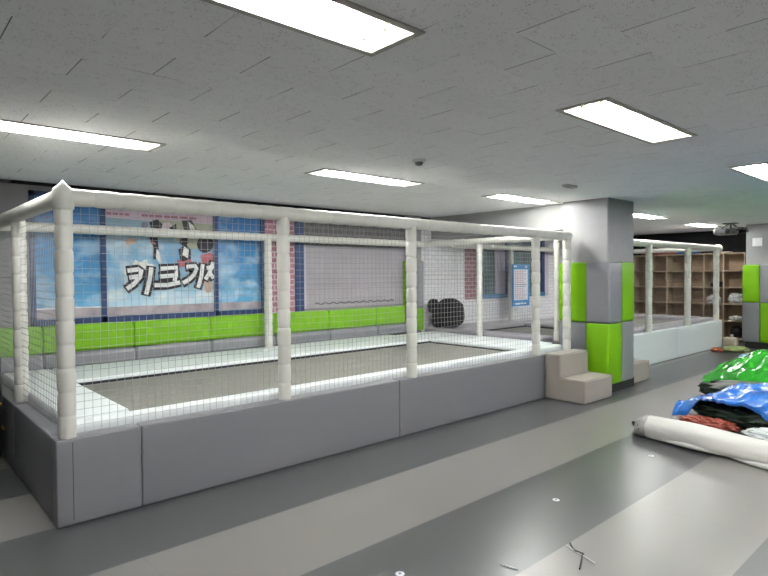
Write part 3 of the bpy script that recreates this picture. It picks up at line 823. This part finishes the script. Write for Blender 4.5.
roll_body(2.30, .1, lambda t: .112 + .004 * math.sin(t * 9), 'roll', 'wrapped_sheet', x0=5.45, x1=5.12)
roll_body(2.41, 2.295, lambda t: .088 + .024 * min(1, t * 1.6), 'roll_tape', 'end_wrap', steps=8, seed=3, x0=5.45, x1=5.45)
hole = MB()
def shift(P): return [(x - .02, y + .035, z) for x, y, z in P]
hole.sweep(shift([(5.43, 2.374, .12), (5.40, 2.384, .13), (5.385, 2.36, .08)]), [.018, .022, .012], 8)
obj('end_fold', hole, 'black', rl)
le = [(5.335 - .15 * (2.18 - y) + .012 * math.sin(y * 9), y, .034 + .010 * math.sin(y * 7 + 1)) for y in [2.18 - .06 * k for k in range(32)]]
obj('loose_edge', MB().sweep(le, [.004 + .020 * abs(math.sin(k * .31)) for k in range(32)], 10), 'roll', rl)
obj('end_fold', MB().sweep(shift([(5.50, 2.377, .06), (5.47, 2.387, .10), (5.50, 2.388, .13)]), [.012, .02, .016], 8), 'black', rl)
obj('end_fold', MB().sweep(shift([(5.372, 2.30, .05), (5.362, 2.315, .09), (5.372, 2.335, .125)]), [.01, .014, .008], 8), 'black', rl)
obj('torn_flap', blob(MB(), (5.44, 2.435, .045), (.05, .035, .04), .3, 4, 14, 8, .002, 5), 'white_tarp', rl)

# folded tarpaulins: a sheet swept sideways over a bundle
def drape(ys, sections, name, m, th=.008, amp=.02, seed=0, n=48):
    """sections(y) -> list of (x, z) control points front lip .. back; lofted along y"""
    def interp(P, t):
        f = t * (len(P) - 1); i = min(int(f), len(P) - 2); u = f - i
        p0 = P[max(i - 1, 0)]; p1 = P[i]; p2 = P[i + 1]; p3 = P[min(i + 2, len(P) - 1)]
        return [.5 * ((2 * b) + (c - a) * u + (2 * a - 5 * b + 4 * c - d) * u * u + (3 * b - a - 3 * c + d) * u ** 3) for a, b, c, d in zip(p0, p1, p2, p3)]
    top = []; bot = []
    for y in ys:
        P = sections(y); A1 = []; B1 = []
        for k in range(n + 1):
            x, z = interp(P, k / n)
            w = noise.fractal(Vector((x * 4, y * 4, seed)), 1, 2, 4) * amp + (1 - 2 * abs(noise.noise(Vector((x * 3.2 + y * 1.5, y * 5, seed + 4))))) * amp * .8 + (.6 - 2 * abs(noise.noise(Vector((x * 7 - y * 4, y * 9 + x * 3, seed + 7))))) * amp * .55
            z2 = max(z + w, .012)
            yy = y + .03 * noise.noise(Vector((x * 3, y * 3, seed + 9)))
            A1.append((x + w * .5, yy, z2)); B1.append((x + w * .5, yy, max(z2 - th, .003)))
        top.append(A1); bot.append(B1)
    N = n + 1; R = len(ys); vs = [p for r in top for p in r] + [p for r in bot for p in r]; o = N * R; fs = []
    for i in range(R - 1):
        for k in range(n):
            q = (i * N + k, i * N + k + 1, (i + 1) * N + k + 1, (i + 1) * N + k)
            fs.append(q); fs.append(tuple(o + j for j in reversed(q)))
    for i in range(R - 1):
        for k in (0, n): fs.append((i * N + k, (i + 1) * N + k, o + (i + 1) * N + k, o + i * N + k))
    for i in (0, R - 1):
        for k in range(n): fs.append((i * N + k, i * N + k + 1, o + i * N + k + 1, o + i * N + k))
    return MB().add(vs, fs)
def lerp(a, b, t): t = max(0, min(1, t)); return a + (b - a) * t
def blue_sec(y):
    # y from 2.50 (left end, folded down to the floor) to .7
    t = (2.42 - y) / .45
    lip = lerp(.015, .245, (2.32 - y) / .16) - .10 * max(0, min(1, (1.66 - y) / .12))
    ridge = lerp(.12, .37, t) + .035 * math.sin(y * 5.5)
    xf = lerp(6.40, 6.20, t); xb = lerp(6.75, 7.5, t)
    return [(xf, lip), (xf + .02, lip + (ridge - lip) * .35), (lerp(xf, xb, .22), lerp(lip, ridge, .75)), (lerp(xf, xb, .48), ridge), (lerp(xf, xb, .8), ridge * .75), (xb, .02)]
ysb = [2.46 - k * .02 for k in range(88)]
tag(obj('tarpaulin', drape(ysb, blue_sec, 'tarpaulin', 'blue_tarp', amp=.032, seed=1), 'blue_tarp', angle=60), 'glossy blue tarpaulin folded over a dark bundle on the floor', 'tarpaulin')
tag(obj('tarpaulin', blob(MB(), (6.62, 1.58, .115), (.31, .68, .10), .25, 4.5, 90, 36, .012, 3, .85, .5), 'dark_tarp', angle=60), 'crumpled black and dark green tarpaulin under the blue one', 'tarpaulin')
tag(obj('tarpaulin', blob(MB(), (6.15, 2.03, .05), (.10, .22, .055), .45, 5, 70, 24, .004, 5, .85, .4), 'red_tarp', angle=40), 'crumpled red tarpaulin edge on the floor under the dark one', 'tarpaulin')
tag(obj('tarpaulin', blob(MB(), (6.08, 1.38, .055), (.13, .26, .06), .4, 5, 70, 24, .004, 8, .85, .4), 'white_tarp', angle=60), 'crumpled white tarpaulin beside the red one, behind the roll', 'tarpaulin')
tag(obj('tarpaulin', blob(MB(), (5.83, 1.25, .02), (.07, .30, .02), .2, 3, 30, 10, .003, 9, .85, .3), 'cyan_tarp', angle=60), 'pale blue sheet edge just behind the white roll', 'tarpaulin')
tag(obj('tarpaulin', blob(MB(), (7.9, 1.85, .08), (.32, .78, .13), .25, 3.3, 48, 18, .004, 11, .85, .5), 'dark_tarp', angle=60), 'dark crumpled tarpaulin between the blue and the green ones', 'tarpaulin')
def green_sec(y):
    t = (2.98 - y) / .55
    ridge = lerp(.03, .44, min(1, max(t, 0)) ** .7) + .02 * math.sin(y * 7)
    xf = lerp(8.75, 8.36, t); xb = lerp(9.2, 10.2, t)
    return [(xf, .015), (xf + .05, ridge * .35), (lerp(xf, xb, .2), ridge * .7), (lerp(xf, xb, .42), ridge), (lerp(xf, xb, .7), ridge * .8), (xb, .02)]
tag(obj('tarpaulin', drape([2.98 - k * .022 for k in range(92)], green_sec, 'tarpaulin', 'green_tarp', amp=.035, seed=6), 'green_tarp', angle=60), 'glossy green tarpaulin heaped on the floor behind the blue one', 'tarpaulin')
tag(obj('tarpaulin', blob(MB(), (10.42, 2.78, .12), (.16, .22, .13), .25, 3, 30, 14, .004, 13, .9, .3), 'cyan_tarp', angle=60), 'pale blue sheet sticking up behind the green tarpaulin', 'tarpaulin')

# scraps by the far trampoline
tag(obj('carton', MB().soft(13.2, 13.42, 3.84, 4.08, 0, .20, .02, .01), 'carton', angle=60), 'small beige carton on the floor at the end of the far trampoline', 'box')
tag(obj('cloth', blob(MB(), (12.75, 3.72, .03), (.26, .22, .05), .35, 3, 30, 12, .003, 4, .9, .4), 'olive', angle=60), 'crumpled olive cloth on the floor in front of the beige carton', 'cloth')
tag(obj('cloth', blob(MB(), (12.36, 3.92, .03), (.09, .10, .05), .3, 3, 24, 10, .003, 6, .9, .4), 'rust', angle=60), 'small rust-red rag against the far trampoline', 'cloth')

# floor scraps near the camera
for (x, y, lab) in ((3.467, 2.094, 'round white sticker on the dark floor stripe, middle one of three'), (4.895, 2.055, 'round white sticker on the dark floor stripe, close to the white roll'), (2.013, 2.121, 'round white sticker on the dark floor stripe at the bottom edge of the photo')):
    s = thing('floor_sticker', (x, y, 0), lab, 'sticker', 'floor stickers')
    obj('disc', MB().lathe(x, y, [(.024, .0004), (.024, .0022), (.021, .003)], 20), 'sticker', s)
    obj('mark', MB().lathe(x, y, [(.008, .003), (.008, .0036)], 10), 'gray_plastic', s)
def strip(pts, r, m, lab, cat='strip', nm='plastic_strip'):
    return tag(obj(nm, MB().sweep(pts, r, 6), m), lab, cat)
strip([(2.917, 1.698, .0045), (2.88, 1.59, .0045), (2.847, 1.487, .0045)], .004, 'white_plastic', 'thin white plastic strip crossing a black twist on the pale floor stripe')
strip([(2.468, 1.825, .0045), (2.48, 1.78, .0045), (2.494, 1.73, .0045)], .004, 'white_plastic', 'thin white plastic strip on the dark floor stripe at the bottom edge')
tw = thing('wire_scrap', (2.86, 1.6, 0), 'small black twist of wire on the pale floor stripe', 'wire')
obj('long_strand', MB().sweep([(2.944, 1.689, .012), (2.915, 1.655, .005), (2.89, 1.625, .009), (2.885, 1.573, .010)], .0048, 6), 'black_plastic', tw)
obj('short_strand', MB().sweep([(2.887, 1.58, .014), (2.81, 1.545, .012), (2.731, 1.512, .005)], .004, 6), 'black_plastic', tw)

# ------------------------------------------------------------------ cubby shelf at the far wall
sh = thing('bookcase', (14.45, 5.2, 0), 'tall pale wooden cubby shelf along the far black wall', 'shelf')
SX0, SX1 = 14.28, 14.63; SY = [4.00 + .41 * k for k in range(7)]; SZ = [.06, .46, .84, 1.215, 1.59, 1.985]
for k, y in enumerate(SY): obj('upright', MB().box(SX0, SX1 - .012, y - .011, y + .011, 0, 2.0), 'shelf', sh, smooth=False)
for k, z in enumerate(SZ):
    for j in range(6): obj('shelf_board', MB().box(SX0 + .002, SX1 - .012, SY[j] + .0115, SY[j + 1] - .0115, z - .01, z + .012), 'shelf', sh, smooth=False)
obj('back_panel', MB().box(SX1 - .011, SX1, SY[0] - .011, SY[-1] + .011, 0, 2.0), 'shelf_back', sh, smooth=False)
def inshelf(c, R, m, lab, cat, nm, seed, amp=.55):
    tag(obj(nm, blob(MB(), c, R, amp, 3.2, 40, 22, c[2] - R[2] * .85, seed, .9, .4), m, angle=70), lab, cat)
inshelf((14.42, 4.18, .95), (.10, .14, .12), 'white_cloth', 'white plastic bag in the open cubby at the right end of the shelf', 'bag', 'plastic_bag', 2)
inshelf((14.40, 4.64, .93), (.10, .12, .10), 'white_cloth', 'pale cloth in a cubby behind the last white fence post', 'cloth', 'cloth', 5)
inshelf((14.40, 4.56, 1.28), (.10, .15, .07), 'fur', 'black bundle in a cubby behind the last white fence post', 'bag', 'bag', 7, .2)
inshelf((14.40, 4.18, .52), (.10, .12, .055), 'white_cloth', 'beige cloth scrap in the cubby below the white bag', 'cloth', 'cloth', 9)
inshelf((14.47, 4.19, .21), (.09, .12, .13), 'black_plastic', 'black bag in the bottom cubby at the right end of the shelf', 'bag', 'bag', 11, .2)
inshelf((14.315, 4.24, .12), (.02, .03, .05), 'white_cloth', 'small pale scrap on the black bag in the bottom cubby', 'scrap', 'scrap', 12, .2)
def stack(y0, y1, z0, z1, m, lab):
    b = thing('storage_box', (14.42, (y0 + y1) / 2, z0), lab, 'box')
    obj('body', MB().soft(14.30, 14.56, y0, y1, z0, z1 - .03, .01, .004), m, b, angle=60)
    obj('lid', MB().soft(14.29, 14.57, y0 - .008, y1 + .008, z1 - .03, z1, .008), m, b, angle=60)
stack(4.98, 5.42, 2.004, 2.10, 'blue_box', 'flat blue box on top of the far shelf')
stack(5.46, 5.80, 2.004, 2.10, 'red_box', 'flat red box on top of the far shelf, beside the blue one')
stack(5.84, 6.25, 2.004, 2.10, 'red_box', 'flat red box on top of the far shelf, next to the middle column')
tag(obj('board', MB().soft(14.32, 14.52, 4.30, 4.62, 2.0, 2.03, .006), 'carton', angle=60), 'thin flat board on top of the far shelf at its right end', 'board')

# ------------------------------------------------------------------ camera, world, colour
f_, yaw, pitch, roll = 570.41, .83631, -.02256, -.007
d = Vector((math.cos(pitch) * math.cos(yaw), math.cos(pitch) * math.sin(yaw), math.sin(pitch)))
r = Vector((math.sin(yaw), -math.cos(yaw), 0)); u = r.cross(d)
r2 = math.cos(roll) * r + math.sin(roll) * u; u2 = -math.sin(roll) * r + math.cos(roll) * u
cam = bpy.data.cameras.new('camera'); co = bpy.data.objects.new('camera', cam); COL.objects.link(co)
cam.sensor_width = 36; cam.lens = f_ / 768 * 36; cam.clip_start = .05
R = Matrix((r2, u2, -d)).transposed().to_4x4()
co.matrix_world = Matrix.Translation((0, 0, 1.55)) @ R
SC.camera = co
w = bpy.data.worlds.new('world'); SC.world = w; w.use_nodes = True
w.node_tree.nodes['Background'].inputs[0].default_value = (.01, .01, .01, 1)
v = SC.view_settings
SC.display_settings.display_device = 'sRGB'
v.view_transform = 'Standard'; v.look = 'None'; v.gamma = 1; v.use_curve_mapping = False
v.exposure = 1.10
SC.cycles.max_bounces = 8; SC.cycles.diffuse_bounces = 5
